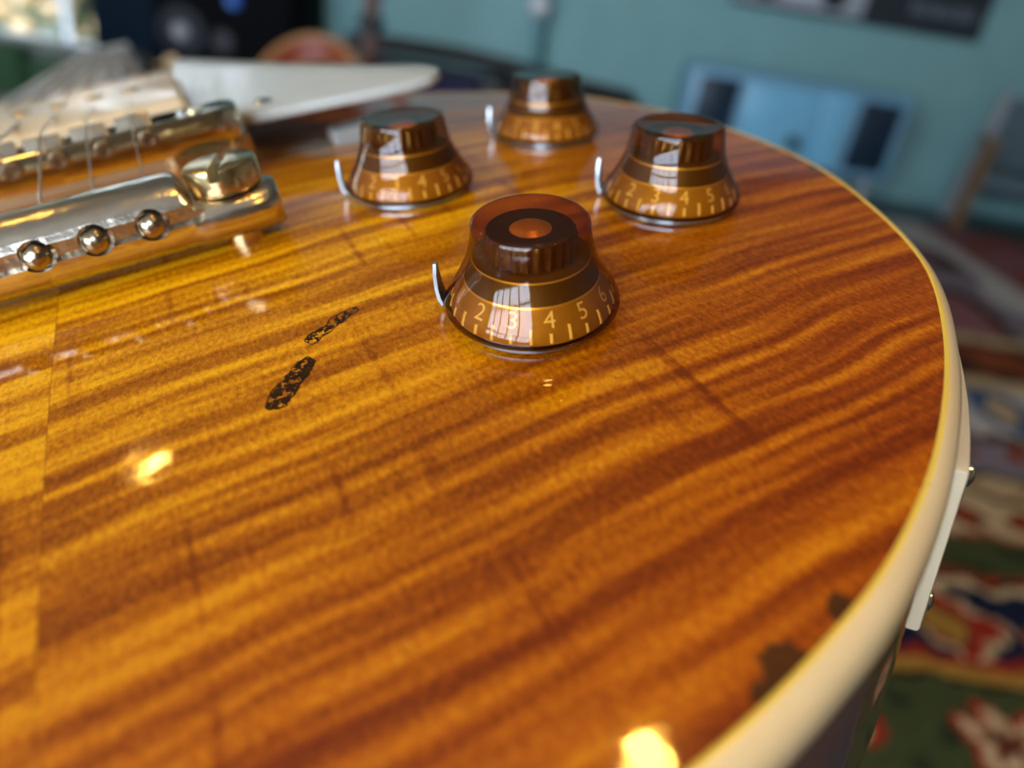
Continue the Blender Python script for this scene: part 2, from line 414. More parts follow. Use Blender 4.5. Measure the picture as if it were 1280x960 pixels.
# yellow along the top bevel, cream on the side
cb_ = g.mix(g.mr(zb, -13.95, -13.80, 0, 1, True), g.mix(nb, (.72, .46, .19), (.82, .58, .29)), g.mix(nb, (.78, .44, .035), (.86, .54, .07)))
ch = g.m('LESS_THAN', g.noise(PB, .42, 3, .6), .285)
cb_ = g.mix(g.m('MULTIPLY', ch, .6), cb_, (.20, .11, .04))
M_bind.node_tree.links.new(cb_, bs.inputs['Base Color']); bs.inputs['Roughness'].default_value = .32
bs.inputs['Coat Weight'].default_value = .6; bs.inputs['Coat Roughness'].default_value = .12
bs.inputs['Subsurface Weight'].default_value = .15; bs.inputs['Subsurface Scale'].default_value = .002
zi = float(S(BW))
vs, fs = sweep([(-BW, zi-.5), (-BW, zi+.04), (-1.0, -13.78), (-.6, -13.90), (-.2, -14.2), (.4, -14.85), (.95, -15.8), (1.3, -17.0), (1.45, -18.5), (1.45, -22.0), (1.0, -22.4), (-.5, -22.5)])
mesh_obj('binding', vs, fs, M_bind, guitar, smooth=True)
M_mahog = mat('mahogany_lacquer', (.085, .026, .010), .4, coat=1., coatrough=.04, bscale=60)
vs, fs = sweep([(-1.0, -22.3), (.9, -22.4), (1.0, -23.2), (1.0, -60), (.3, -62.6), (-1.6, -64)])
fs.append(tuple(range(5, len(RIM)*6, 6)))
bd = mesh_obj('mahogany_body', vs, fs, M_mahog, guitar, smooth=True)
bm = bmesh.new(); bm.from_mesh(bd.data); bmesh.ops.recalc_face_normals(bm, faces=bm.faces)
for f in bm.faces:
    if len(f.verts) > 6: f.smooth = False
bmesh.ops.triangulate(bm, faces=[f for f in bm.faces if len(f.verts) > 6]); bm.to_mesh(bd.data); bm.free()

# --- shared metals and plastics
M_nickel = mat('aged_nickel', (.66, .58, .46), .22, metal=1., bump=.10, bscale=350)
M_nickel2 = mat('bright_nickel', (.78, .74, .68), .14, metal=1., bscale=300)
M_brass = mat('worn_gold_stud', (.72, .52, .25), .22, metal=1., bump=.08, bscale=400)
M_ball = mat('string_ball', (.40, .31, .20), .25, metal=1., bscale=700)
M_steel = mat('pointer_steel', (.42, .46, .47), .30, metal=1., bscale=500)
M_string = mat('string_steel', (.70, .62, .50), .28, metal=1., bscale=900)
M_dark = mat('dark_hole', (.02, .014, .008), .5)
M_num = mat('numeral_cream', (.92, .84, .52), .5, bscale=900)
M_cream = mat('cream_plastic', (.74, .55, .31), .35, coat=.5, bscale=90)
M_guard = mat('pickguard_ivory', (.44, .44, .38), .35, coat=.3, bscale=70)
M_black = mat('black_plastic', (.012, .012, .013), .35, bscale=80)

# --- control knobs
M_amber = bpy.data.materials.new('amber_plastic'); M_amber.use_nodes = True
nt = M_amber.node_tree; nt.nodes.clear(); g = NG(M_amber)
out = nt.nodes.new('ShaderNodeOutputMaterial'); tb = nt.nodes.new('ShaderNodeBsdfTransparent'); gb = nt.nodes.new('ShaderNodeBsdfGlossy')
fr = nt.nodes.new('ShaderNodeFresnel'); fr.inputs['IOR'].default_value = 1.52; gb.inputs['Roughness'].default_value = .02
ly = nt.nodes.new('ShaderNodeLayerWeight'); ly.inputs['Blend'].default_value = .45
tcx = nt.nodes.new('ShaderNodeTexCoord'); nz_ = g.noise(tcx.outputs['Object'], 180., 2)
# longer way through the tinted plastic towards the outline
tint = g.mix(g.m('MULTIPLY_ADD', g.m('SUBTRACT', nz_, .5), .06, ly.outputs['Facing'], clamp=True), (.90, .64, .27), (.33, .11, .012))
nt.links.new(tint, tb.inputs[0])
mixs = nt.nodes.new('ShaderNodeMixShader'); gm_ = nt.nodes.new('ShaderNodeNewGeometry'); nt.links.new(g.m('MULTIPLY', fr.outputs[0], g.m('SUBTRACT', 1., gm_.outputs['Backfacing'])), mixs.inputs[0]); nt.links.new(tb.outputs[0], mixs.inputs[1]); nt.links.new(gb.outputs[0], mixs.inputs[2])
nt.links.new(mixs.outputs[0], out.inputs[0])
M_kgold = mat('knob_gold_paint', (.36, .215, .035), .45, metal=.15, bscale=700)
M_kdark = mat('knob_brown_band', (.075, .038, .009), .4, bscale=700)
M_kring = mat('knob_gold_ring', (.85, .62, .20), .3, metal=.6, bscale=700)
M_kcol = mat('knob_column', (.050, .015, .003), .35, coat=.5, bscale=700)
M_kdome = mat('knob_dome', (.75, .38, .06), .3, metal=.4, bscale=700)
mm = .001
OUT = [(10.2, .25), (12.5, .05), (12.95, .4), (13.05, .9), (12.95, 1.6), (12.45, 2.6), (11.6, 3.9), (10.7, 5.4), (9.85, 7.1), (9.2, 8.8), (8.75, 10.6), (8.52, 12.2), (8.45, 13.0), (8.32, 13.45), (8.0, 13.75), (7.6, 13.82), (6.8, 13.7), (4, 13.55), (1.2, 13.5)]
CORE = [(9.8, .5), (12.0, .5), (12.05, 1.2), (11.55, 2.6), (10.7, 3.9), (9.95, 5.1), (9.80, 5.35), (9.05, 6.8), (8.55, 8.1), (8.50, 8.35), (6.9, 8.5), (6.5, 8.7), (6.4, 11.9), (6.1, 12.25), (3.0, 12.2), (2.75, 12.25), (2.4, 12.55), (1.7, 12.8), (.6, 12.9)]
CMAT = [0, 0, 0, 0, 0, 2, 1, 1, 2, 1, 3, 3, 3, 3, 4, 4, 4, 4]
def core_r(z): return float(np.interp(z, [p[1] for p in CORE[1:9]], [p[0] for p in CORE[1:9]]))
b = MB(); b.lathe([(r*mm, z*mm) for r, z in OUT], 96); SHELL = b.obj('control_knob', M_amber, None, smooth=50)
b = MB(); NCORE = 96
b.lathe([(r*mm*(1 + (.025 if (10 < i < 14) else 0)), z*mm) for i, (r, z) in enumerate(CORE)], NCORE)
for i in range(11, 13):      # splines moulded round the column
    for k in range(NCORE):
        if k % 4 < 2:
            v = Vector(b.v[i*NCORE+k]); b.v[i*NCORE+k] = (v.x*.95, v.y*.95, v.z)
COREO = b.obj('core', M_kgold, None, smooth=40)
for m_ in (M_kdark, M_kring, M_kcol, M_kdome): COREO.data.materials.append(m_)
zb_ = [p[1] for p in CORE]
for p in COREO.data.polygons:
    zc = p.center.z/mm; rc = math.hypot(p.center.x, p.center.y)/mm
    i = 0
    if 5.1 < zc < 5.35: i = 2
    elif 5.35 <= zc < 8.1: i = 1
    elif 8.1 <= zc < 8.4: i = 2
    elif 8.4 <= zc < 8.6: i = 1
    elif zc >= 8.6: i = 4 if rc < 3.2 else 3
    p.material_index = i
def glyph(ch, size, thick=.00008):
    cu_ = bpy.data.curves.new('glyph', 'FONT'); cu_.body = ch; cu_.size = size; cu_.align_x = 'CENTER'; cu_.resolution_u = 4
    cu_.offset = 0
    o = bpy.data.objects.new('glyph', cu_); COL.objects.link(o)
    dg = bpy.context.evaluated_depsgraph_get(); dg.update()
    me = bpy.data.meshes.new_from_object(o.evaluated_get(dg)); bpy.data.objects.remove(o, do_unlink=True)
    return me
def wrap(me, z0, lift=.10):
    """lay a flat glyph (m) on the knob's cone, its foot at height z0 (mm), facing +x"""
    for v in me.vertices:
        z = z0 + v.co.y/mm*.80; r = core_r(z) + lift; a = v.co.x/mm/r
        v.co = (r*math.cos(a)*mm, r*math.sin(a)*mm, z*mm)
    me.materials.clear(); me.materials.append(M_num); me.update(); return me
NUMS = [wrap(glyph(str(k), 3.6*mm), 2.9) for k in range(11)]
b = MB(); n_ = 5
def tickmesh(hw, za, zb):
    vs = []; fs = []
    for i in range(n_):
        z = za+(zb-za)*i/(n_-1)
        for sgn, lf in ((-1, .05), (-.55, .22), (.55, .22), (1, .05)):
            r = core_r(z)+lf; vs.append((r*mm*math.cos(sgn*hw/r), r*mm*math.sin(sgn*hw/r), z*mm))
    for i in range(n_-1):
        for k in range(3): fs.append((i*4+k, i*4+k+1, (i+1)*4+k+1, (i+1)*4+k))
    me = bpy.data.meshes.new('tick_mark'); me.from_pydata(vs, [], fs); me.materials.append(M_num); return me
TICK_L = tickmesh(.25, .9, 2.3); TICK_S = tickmesh(.25, .9, 3.0)
# pointer washer: a teardrop plate whose tip is bent up beside the skirt
def washer():
    bm = bmesh.new(); R, n = 11.7, 44; tipx = 13.5
    a0 = math.radians(34); out = []
    for k in range(n+1):
        a = a0 + (2*PI-2*a0)*k/n; out.append((R*math.cos(a), R*math.sin(a)))
    pl_ = out + [(tipx, -1.5), (tipx, 1.5)]
    m_ = MB(); m_.prism([(x*mm, y*mm) for x, y in pl_], -.95*mm, -.30*mm)
    # upturned tip
    prof = [(tipx-.3, -.7), (tipx+.25, .3), (tipx+.6, 2.0), (tipx+.75, 4.0), (tipx+.75, 5.8)]
    wd = [1.5, 1.45, 1.25, .9, .35]
    vs = []; fs = []
    for (x, z), w in zip(prof, wd):
        vs += [(x*mm, -w*mm, z*mm), (x*mm, w*mm, z*mm), ((x+.55)*mm, w*mm, (z-.15)*mm), ((x+.55)*mm, -w*mm, (z-.15)*mm)]
    for i in range(len(prof)-1):
        for k in range(4): fs.append((i*4+k, i*4+(k+1) % 4, (i+1)*4+(k+1) % 4, (i+1)*4+k))
    fs += [(3, 2, 1, 0), tuple(len(vs)-4+k for k in range(4))]
    m_.add(vs, fs)
    return m_.obj('pointer_washer', M_steel, None, smooth=30)
WASH = washer()
KN = [('A', 665, 378, 12.5, 'knob'), ('B', 837, 246, 14, 'knob'), ('C', 514, 231, 11.5, 'knob'), ('D', 683, 166, 13, 'knob')]
first = True
for nm_, px, py, ph4, _ in KN:
    p = on_top(px, py, 1.3); n_v = top_n(p.x, p.y)
    u = (CAM_G - p); u = (u - n_v*u.dot(n_v)).normalized(); w_ = n_v.cross(u)
    M4 = Matrix((u, w_, n_v)).transposed().to_4x4(); M4.translation = L(p)
    k = link_copy(SHELL, 'control_knob', guitar, M4)
    link_copy(COREO, 'core', k)
    link_copy(WASH, 'pointer_washer', k, Matrix.Rotation(math.radians(-100), 4, 'Z'))
    for d_ in range(11):
        a = math.radians(ph4 + 27*(d_-4))
        o = bpy.data.objects.new('numeral', NUMS[d_]); COL.objects.link(o); o.parent = k; o.rotation_euler = (0, 0, a)
    for t_ in range(21):
        a = math.radians(ph4 + 13.5*(t_-8))
        o = bpy.data.objects.new('tick_mark', TICK_L if t_ % 2 == 0 else TICK_S); COL.objects.link(o); o.parent = k; o.rotation_euler = (0, 0, a)
for o in (SHELL, COREO, WASH): bpy.data.objects.remove(o, do_unlink=True)

# --- stop tailpiece
XC = -33.0
STR_X = [XC + 1.4 + 9.0*(2.5-k) for k in range(6)]           # high to low at the bridge
prof = [(136.5, .6), (133.2, 1.4), (130.9, 4.0), (129.6, 7.6), (129.8, 9.6), (131.0, 11.6), (133.2, 12.9), (136.5, 13.6), (140, 13.5), (143.4, 12.4), (145.4, 10.2), (145.8, 7.2), (145, 3.2), (142.8, .6)]
def bar(xs_prof):
    vs = []; fs = []; n = len(prof)
    for x, sc_, dz in xs_prof:
        for (y, z) in prof: vs.append(L((x, 137.6+(y-137.6)*sc_, 0.6+(z-.6)*dz)))
    for i in range(len(xs_prof)-1):
        for k in range(n): fs.append((i*n+k, i*n+(k+1) % n, (i+1)*n+(k+1) % n, (i+1)*n+k))
    fs.append(tuple(range(n))); fs.append(tuple(reversed(range((len(xs_prof)-1)*n, len(xs_prof)*n))))
    return vs, fs
half = 29.5
xs = []
for sx in (-1, 1):
    e = [(XC+sx*(half+16.2), .50, .60), (XC+sx*(half+15.4), .74, .63), (XC+sx*(half+13.8), .88, .64), (XC+sx*(half+11), .97, .65), (XC+sx*(half+7), 1.0, .66), (XC+sx*(half+1.6), 1.0, .67), (XC+sx*half, 1.0, .97), (XC+sx*(half-1.2), 1.0, 1.0)]
    xs += e if sx < 0 else list(reversed(e))
vs, fs = bar(xs)
b = MB(); b.add(vs, fs); tail = b.obj('tailpiece', M_nickel, guitar)
cs = []
def cyl(p0, p1, r, n=24):
    c = MB(); c.tube([L(p0), L(p1)], r*mm, n); return c
SY = 137.6
for k in range(6):
    cs.append(cyl((STR_X[k], 126, 8.0), (STR_X[k], 134.5, 8.0), 2.75))
c = MB(); zs_ = 8.0
pl_ = [(STR_X[0]+7.2+1.6*math.cos(a), 8.0+1.6*math.sin(a)) for a in np.linspace(-PI/2, PI/2, 9)] + [(STR_X[5]-7.2-1.6*math.cos(a), 8.0-1.6*math.sin(a)) for a in np.linspace(-PI/2, PI/2, 9)]
n = len(pl_)
c.add([L((x, 126, z)) for x, z in pl_] + [L((x, 131.4, z)) for x, z in pl_], [tuple(range(n)), tuple(reversed(range(n, 2*n)))] + [(i, n+i, n+(i+1) % n, (i+1) % n) for i in range(n)])
cs.append(c)
tail = cut(tail, cs)
bm = bmesh.new(); bm.from_mesh(tail.data); bmesh.ops.recalc_face_normals(bm, faces=bm.faces); bm.to_mesh(tail.data); bm.free()
autosmooth(tail, 38)
for k in range(6):
    c = MB(); prof_ = [(2.25*math.sin(a), -2.25*math.cos(a)) for a in np.linspace(.12, PI-.12, 14)]
    # string ball: a turned brass barrel with a waist
    prof_ = [(r*mm*(1-.10*math.exp(-(z/.5)**2)), z*mm) for r, z in prof_]
    M_ = Matrix.Translation(L((STR_X[k], 130.4, 8.0))) @ Matrix.Rotation(math.radians(72+10*math.sin(k*2.3)), 4, 'Y')
    c.lathe(prof_, 24, M_); c.obj('ball_end', M_ball, tail, smooth=50)
for sx in (-1, 1):
    cx = XC + sx*37.6
    c = MB(); zt = 9.0
    c.lathe([(3.4*mm, -14*mm), (3.4*mm, -.2*mm), (5.9*mm, -.1*mm), (6.4*mm, .5*mm), (6.5*mm, 4.1*mm), (6.3*mm, 4.5*mm), (5.9*mm, 4.7*mm), (.5*mm, 4.8*mm)], 48, Matrix.Translation(L((cx, SY, zt))))
    st = c.obj('stud', M_brass, tail)
    k = MB(); k.box(-8*mm, 8*mm, -1.0*mm, 1.0*mm, 2.7*mm, 8*mm)
    k.xf(Matrix.Translation(L((cx, SY, zt))) @ Matrix.Rotation(math.radians(75), 4, 'Z'))
    st = cut(st, [k]); autosmooth(st, 35)

# --- bridge
by = 182.0
pl_ = []
for cx_, sgn in ((XC+40.5, 1), (XC-40.5, -1)):
    for a in np.linspace(-PI/2, PI/2, 13): pl_.append((cx_+sgn*5.6*math.cos(a), by+sgn*5.6*math.sin(a)))
n = len(pl_); c = MB()
c.add([L((x, y, 7.0)) for x, y in pl_] + [L((x, y, 14.6)) for x, y in pl_], [tuple(reversed(range(n))), tuple(range(n, 2*n))] + [(i, (i+1) % n, n+(i+1) % n, n+i) for i in range(n)])
M_face = mat('bridge_nickel', (.74, .64, .48), .10, metal=1., bscale=200, bump=.03)
brd = c.obj('bridge', M_face, guitar, bevel=.0006, seg=2, smooth=35)
k = MB(); k.box(*[v for pr_ in zip(L((XC-33, by-3.6, 8.5)), L((XC+33, by+3.6, 16))) for v in pr_])
brd = cut(brd, [k]); autosmooth(brd, 35)
for i in range(6):
    x = STR_X[i]; off = (.8, .2, -1., 1.2, .4, -.6)[i]
    c = MB()
    poly = [(-3.2, 9), (3.2, 9), (3.2, 12.5), (.5, 16.6), (-.5, 16.6), (-3.2, 13)]
    m_ = len(poly)
    c.add([L((x-3.6, by+off+y, z)) for y, z in poly] + [L((x+3.6, by+off+y, z)) for y, z in poly], [tuple(reversed(range(m_))), tuple(range(m_, 2*m_))] + [(q, (q+1) % m_, m_+(q+1) % m_, m_+q) for q in range(m_)])
    c.obj('saddle', M_nickel, brd, bevel=.0003, smooth=30)
    c = MB(); c.lathe([(2.0*mm, -.2*mm), (2.0*mm, .7*mm), (1.6*mm, 1.1*mm), (.9*mm, 1.1*mm), (.8*mm, .7*mm)], 24, Matrix.Translation(L((x+2.2, by-5.6, 12.2))) @ Matrix.Rotation(PI/2, 4, 'X'))
    c.obj('adjustment_screw', M_ball, brd, smooth=35)
for sx in (-1, 1):
    c = MB(); R_ = 9.6; N_ = 84; zt = 3.4
    prof_ = [(3*mm, 0), (R_*mm, 0), (R_*mm, 3.7*mm), (3*mm, 3.7*mm)]
    c.lathe(prof_, N_, None)
    for q, v in enumerate(c.v):
        if math.hypot(v[0], v[1]) > .006 and (q % N_) % 2: c.v[q] = (v[0]*.915, v[1]*.915, v[2])
    c.xf(Matrix.Translation(L((XC+sx*37.0, by, zt)))); c.obj('thumbwheel', M_brass, brd)
    c = MB(); c.tube([L((XC+sx*37, by, -6)), L((XC+sx*37, by, 14.9))], 2.1*mm, 20); c.obj('post', M_brass, brd, smooth=40)

# --- pickups in cream rings
def pickup(y0, zr, zc):
    x0, x1, y1 = XC-44.5, XC+44.5, y0+45
    c = MB(); l0 = L((x0, y0, -5)); l1 = L((x1, y1, zr)); c.box(l0.x, l1.x, l0.y, l1.y, l0.z, l1.z)
    ring = c.obj('pickup', M_cream, guitar, bevel=.002, seg=3, smooth=35)
    c = MB(); l0 = L((XC-36, y0+2.6, zr-1)); l1 = L((XC+36, y1-3.0, zc)); c.box(l0.x, l1.x, l0.y, l1.y, l0.z, l1.z)
    cov = c.obj('bobbin', M_cream, ring, bevel=.0022, seg=4, smooth=35)
    for q in range(6):
        c = MB(); c.lathe([(2.4*mm, -.5*mm), (2.4*mm, .35*mm), (1.9*mm, .7*mm), (.3*mm, .75*mm)], 20, Matrix.Translation(L((XC+9.2*(2.5-q), y0+33, zc-.3)))); c.obj('pole_screw', M_brass, ring, smooth=40)
    for sx in (-1, 1):
        for yy_ in (y0+4, y1-4):
            c = MB(); c.lathe([(1.7*mm, -.3*mm), (1.7*mm, .3*mm), (1.1*mm, .75*mm), (.2*mm, .8*mm)], 16, Matrix.Translation(L((XC+sx*41.2, yy_, zr)))); c.obj('ring_screw', M_brass, ring, smooth=40)
        c = MB(); c.lathe([(2.2*mm, -.3*mm), (2.2*mm, .8*mm), (1.5*mm, 1.4*mm), (.2*mm, 1.5*mm)], 16, Matrix.Translation(L((XC+sx*41.0, y0+22.5, zr)))); c.obj('height_screw', M_nickel2, ring, smooth=40)
    return ring
pickup(201, 8.6, 14.0); pickup(298, 1.5, 3.5)

# --- pickguard
pg = catmull([(7, 190), (30, 184.5), (50, 180.5), (59.5, 181), (63.8, 186), (63.2, 195), (53, 212), (42.4, 232), (28, 262), (14, 292), (6, 306), (2.5, 296), (2.2, 250), (3, 205)], 4)
c = MB(); n = len(pg); zt = 10.2
c.add([L((x, y, zt-2.6)) for x, y in pg] + [L((x, y, zt)) for x, y in pg], [tuple(reversed(range(n))), tuple(range(n, 2*n))] + [(i, (i+1) % n, n+(i+1) % n, n+i) for i in range(n)])
pgo = c.obj('pickguard', M_guard, guitar, bevel=.0007, seg=2, smooth=30)
c = MB(); c.box(*[v for pr_ in zip(L((34, 192, top_z(40, 200)-1.5)), L((52, 200, top_z(40, 200)+4.2))) for v in pr_]); c.obj('light_patch_bracket', M_guard, pgo, bevel=.001)  # bracket sized and placed to stand in for a bright patch of light
c = MB(); c.lathe([(2.6*mm, -.2*mm), (2.6*mm, .4*mm), (1.6*mm, .9*mm), (.3*mm, 1.0*mm)], 20, Matrix.Translation(L((20, 196, zt)))); c.obj('screw', M_nickel2, pgo, smooth=40)

# --- neck, fretboard, frets, strings
M_rose = mat('rosewood', (.13, .115, .11), .3, coat=1., coatrough=.2, bscale=150)
NT, NXs = -.070, -.030
def neck_pt(dx, y, dz): return L((XC + (y-182)*NXs + dx, y, 14.2 + (y-182)*NT + dz))
def hw(y): return 28.5 - (y-352)*(28.5-21.5)/(800-352)
def slab(y0, y1, w0, w1, z0, z1, crown=0.):
    vs = []; fs = []
    for y, w in ((y0, w0), (y1, w1)):
        for dx, dz in ((-w, z0), (w, z0), (w, z1), (w*.5, z1+crown), (-w*.5, z1+crown), (-w, z1)): vs.append(neck_pt(dx, y, dz))
    for k in range(6): fs.append((k, (k+1) % 6, 6+(k+1) % 6, 6+k))
    fs += [(5, 4, 3, 2, 1, 0), tuple(range(6, 12))]
    c = MB(); c.add(vs, fs); return c
fb = slab(352, 800, 28.5, 21.5, -5.5, 0, .5).obj('fretboard', M_rose, guitar)
sl = 628.0
for k in range(1, 23):
    y = 182 + sl*(2**(-k/12)); yk = 182 + sl - (sl - (y-182)) if False else 800 - (sl - sl*2**(-k/12))*(618/628)
    if yk < 354: continue
    w = hw(yk) - .4
    slab(yk-1.1, yk+1.1, w, w, -.1, .55, .5).obj('fret', M_nickel2, fb)
for k in (3, 5, 7, 9, 12, 15, 17, 19, 21):
    ya = 800 - (sl - sl*2**(-(k-.3)/12))*(618/628); yb = 800 - (sl - sl*2**(-(k-.72)/12))*(618/628)
    slab(min(ya, yb), max(ya, yb), hw(ya)*.6, hw(yb)*.72, .2, .52, .03).obj('inlay', M_guard, fb)
slab(800, 805, 21.5, 21.5, -5, 1.6, .2).obj('nut', M_guard, guitar, bevel=.0004)
c = MB(); vs = []; fs = []; ys = [356, 380, 430, 600, 780, 812]; dpt = [42, 34, 18, 16, 14.5, 14]
for y, dp in zip(ys, dpt):
    for a in np.linspace(PI, 2*PI, 9): vs.append(neck_pt(hw(y)*math.cos(a), y, -5.5+dp*math.sin(a)))
for i in range(len(ys)-1):
    for k in range(8): fs.append((i*9+k, i*9+k+1, (i+1)*9+k+1, (i+1)*9+k))
    fs.append((i*9+8, i*9, (i+1)*9, (i+1)*9+8))
fs += [tuple(reversed(range(9))), tuple(range((len(ys)-1)*9, len(ys)*9))]
c.add(vs, fs); c.obj('neck', M_mahog, guitar, smooth=50)
hd = [(-21.5, 805), (-34, 835), (-38, 960), (-26, 975), (0, 966), (26, 975), (38, 960), (34, 835), (21.5, 805)]
n = len(hd); c = MB()
def hp(dx, y, dz): return neck_pt(dx, y, dz - (y-805)*.29)
c.add([hp(x, y, -14) for x, y in hd] + [hp(x, y, -2) for x, y in hd], [tuple(range(n)), tuple(reversed(range(n, 2*n)))] + [(i, (i+1) % n, n+(i+1) % n, n+i) for i in range(n)])
hdo = c.obj('headstock', M_black, guitar)
for sx in (-1, 1):
    for q in range(3):
        c = MB(); c.tube([hp(sx*26, 855+q*38, -4), hp(sx*26, 855+q*38, 6)], 3*mm, 14); t_ = c.obj('tuner_post', M_nickel2, hdo, smooth=40)
        c = MB(); c.tube([hp(sx*37, 855+q*38, -9), hp(sx*47, 855+q*38, -9), hp(sx*50, 855+q*38, -9), hp(sx*60, 855+q*38, -9)], [2*mm, 2*mm, 6*mm, 5*mm], 12); c.obj('tuner_button', M_cream, hdo, smooth=40)
RAD = [.13, .17, .24, .36, .48, .60]
for k in range(6):
    x = STR_X[k]
    c = MB(); nx_ = 35*(2.5-k)/5
    end = neck_pt(nx_/35*17.5*2*.5, 802, 2.0)
    c.tube([L((x, 131.5, 8.0)), L((x, 139, 9.0)), L((x, 145.9, 9.8)), L((x, 181.5, 16.7)), L((x, 182.6, 16.75)), end], RAD[k]*mm*1.25, 8)
    c.obj('string', M_string, guitar, smooth=50)

# --- jack plate on the rim
i_ = int(np.argmin(((RIM-np.array((89., 54.5)))**2).sum(1)))
jp = Vector((*RIM[i_], 0)); jn = Vector((*NRM[i_], 0)); jt = Vector((-jn.y, jn.x, 0))
MJ = Matrix((jt, jn, Vector((0, 0, 1)))).transposed().to_4x4(); MJ.translation = L((jp.x+jn.x*2.4, jp.y+jn.y*2.4, -40.5)); MJi = MJ.inverted()
c = MB(); vs = []; fs = []
arc = np.concatenate([[0], np.cumsum(np.linalg.norm(np.diff(RIM, axis=0), axis=1))]); m_ = 13
for q in range(m_):       # the plate is bent to the curve of the rim
    sarc = arc[i_]-18+36*q/(m_-1); ax_ = np.interp(sarc, arc, RIM[:, 0]); ay_ = np.interp(sarc, arc, RIM[:, 1]); nx2 = np.interp(sarc, arc, NRM[:, 0]); ny2 = np.interp(sarc, arc, NRM[:, 1])
    for off, z in ((1.0, -57.5), (3.7, -57.5), (3.7, -23.2), (1.0, -23.2)): vs.append(MJi @ L((ax_+nx2*off, ay_+ny2*off, z)))
for q in range(m_-1):
    for k in range(4): fs.append((q*4+k, q*4+(k+1) % 4, q*4+4+(k+1) % 4, q*4+4+k))
fs += [(0, 1, 2, 3), tuple((m_-1)*4+k for k in (3, 2, 1, 0))]
c.add(vs, fs); jk = c.obj('jack_plate', mat('jack_plate_ivory', (.60, .46, .28), .3, coat=.4, bscale=80), guitar, bevel=.0007, seg=2, smooth=35); jk.matrix_local = MJ
c = MB(); c.lathe([(6.2*mm, 0), (6.2*mm, 1.0*mm), (4.8*mm, 1.3*mm), (4.8*mm, 2.2*mm), (4.3*mm, 2.5*mm), (3.3*mm, 2.5*mm), (3.2*mm, .6*mm)], 6*6, Matrix.Translation((0, 1.2*mm, 0)) @ Matrix.Rotation(-PI/2, 4, 'X')); c.obj('jack_socket', M_black, jk, smooth=35)
for sx in (-1, 1):
    for sz in (-1, 1):
        c = MB(); c.lathe([(1.9*mm, 0), (1.8*mm, .4*mm), (1.1*mm, .85*mm), (.2*mm, .95*mm)], 16, Matrix.Translation((sx*14*mm, .75*mm, sz*13.5*mm)) @ Matrix.Rotation(-PI/2, 4, 'X')); c.obj('plate_screw', M_nickel2, jk, smooth=40)

# ------------------------------------------------------------------ what the guitar lies on (under it, out of sight)
M_vel = mat('brown_upholstery', (.07, .035, .02), .85, bscale=60, sheen=.3)
c = MB(); nb_ = 9
gv = []; cxy = [(-140, 90), (60, 90), (60, 270), (-140, 270)]
tv = [g2w((x, y, -64)) for x, y in cxy]
foot = [(v.x, v.y, .0) for v in tv]
c.add(foot + [tuple(v) for v in tv], [(3, 2, 1, 0), (4, 5, 6, 7)] + [(i, (i+1) % 4, 4+(i+1) % 4, 4+i) for i in range(4)])
ott = c.obj('ottoman', M_vel, None, bevel=.012, seg=3, smooth=40)
tag(ott, 'brown upholstered wedge ottoman carrying the guitar from below', 'ottoman')

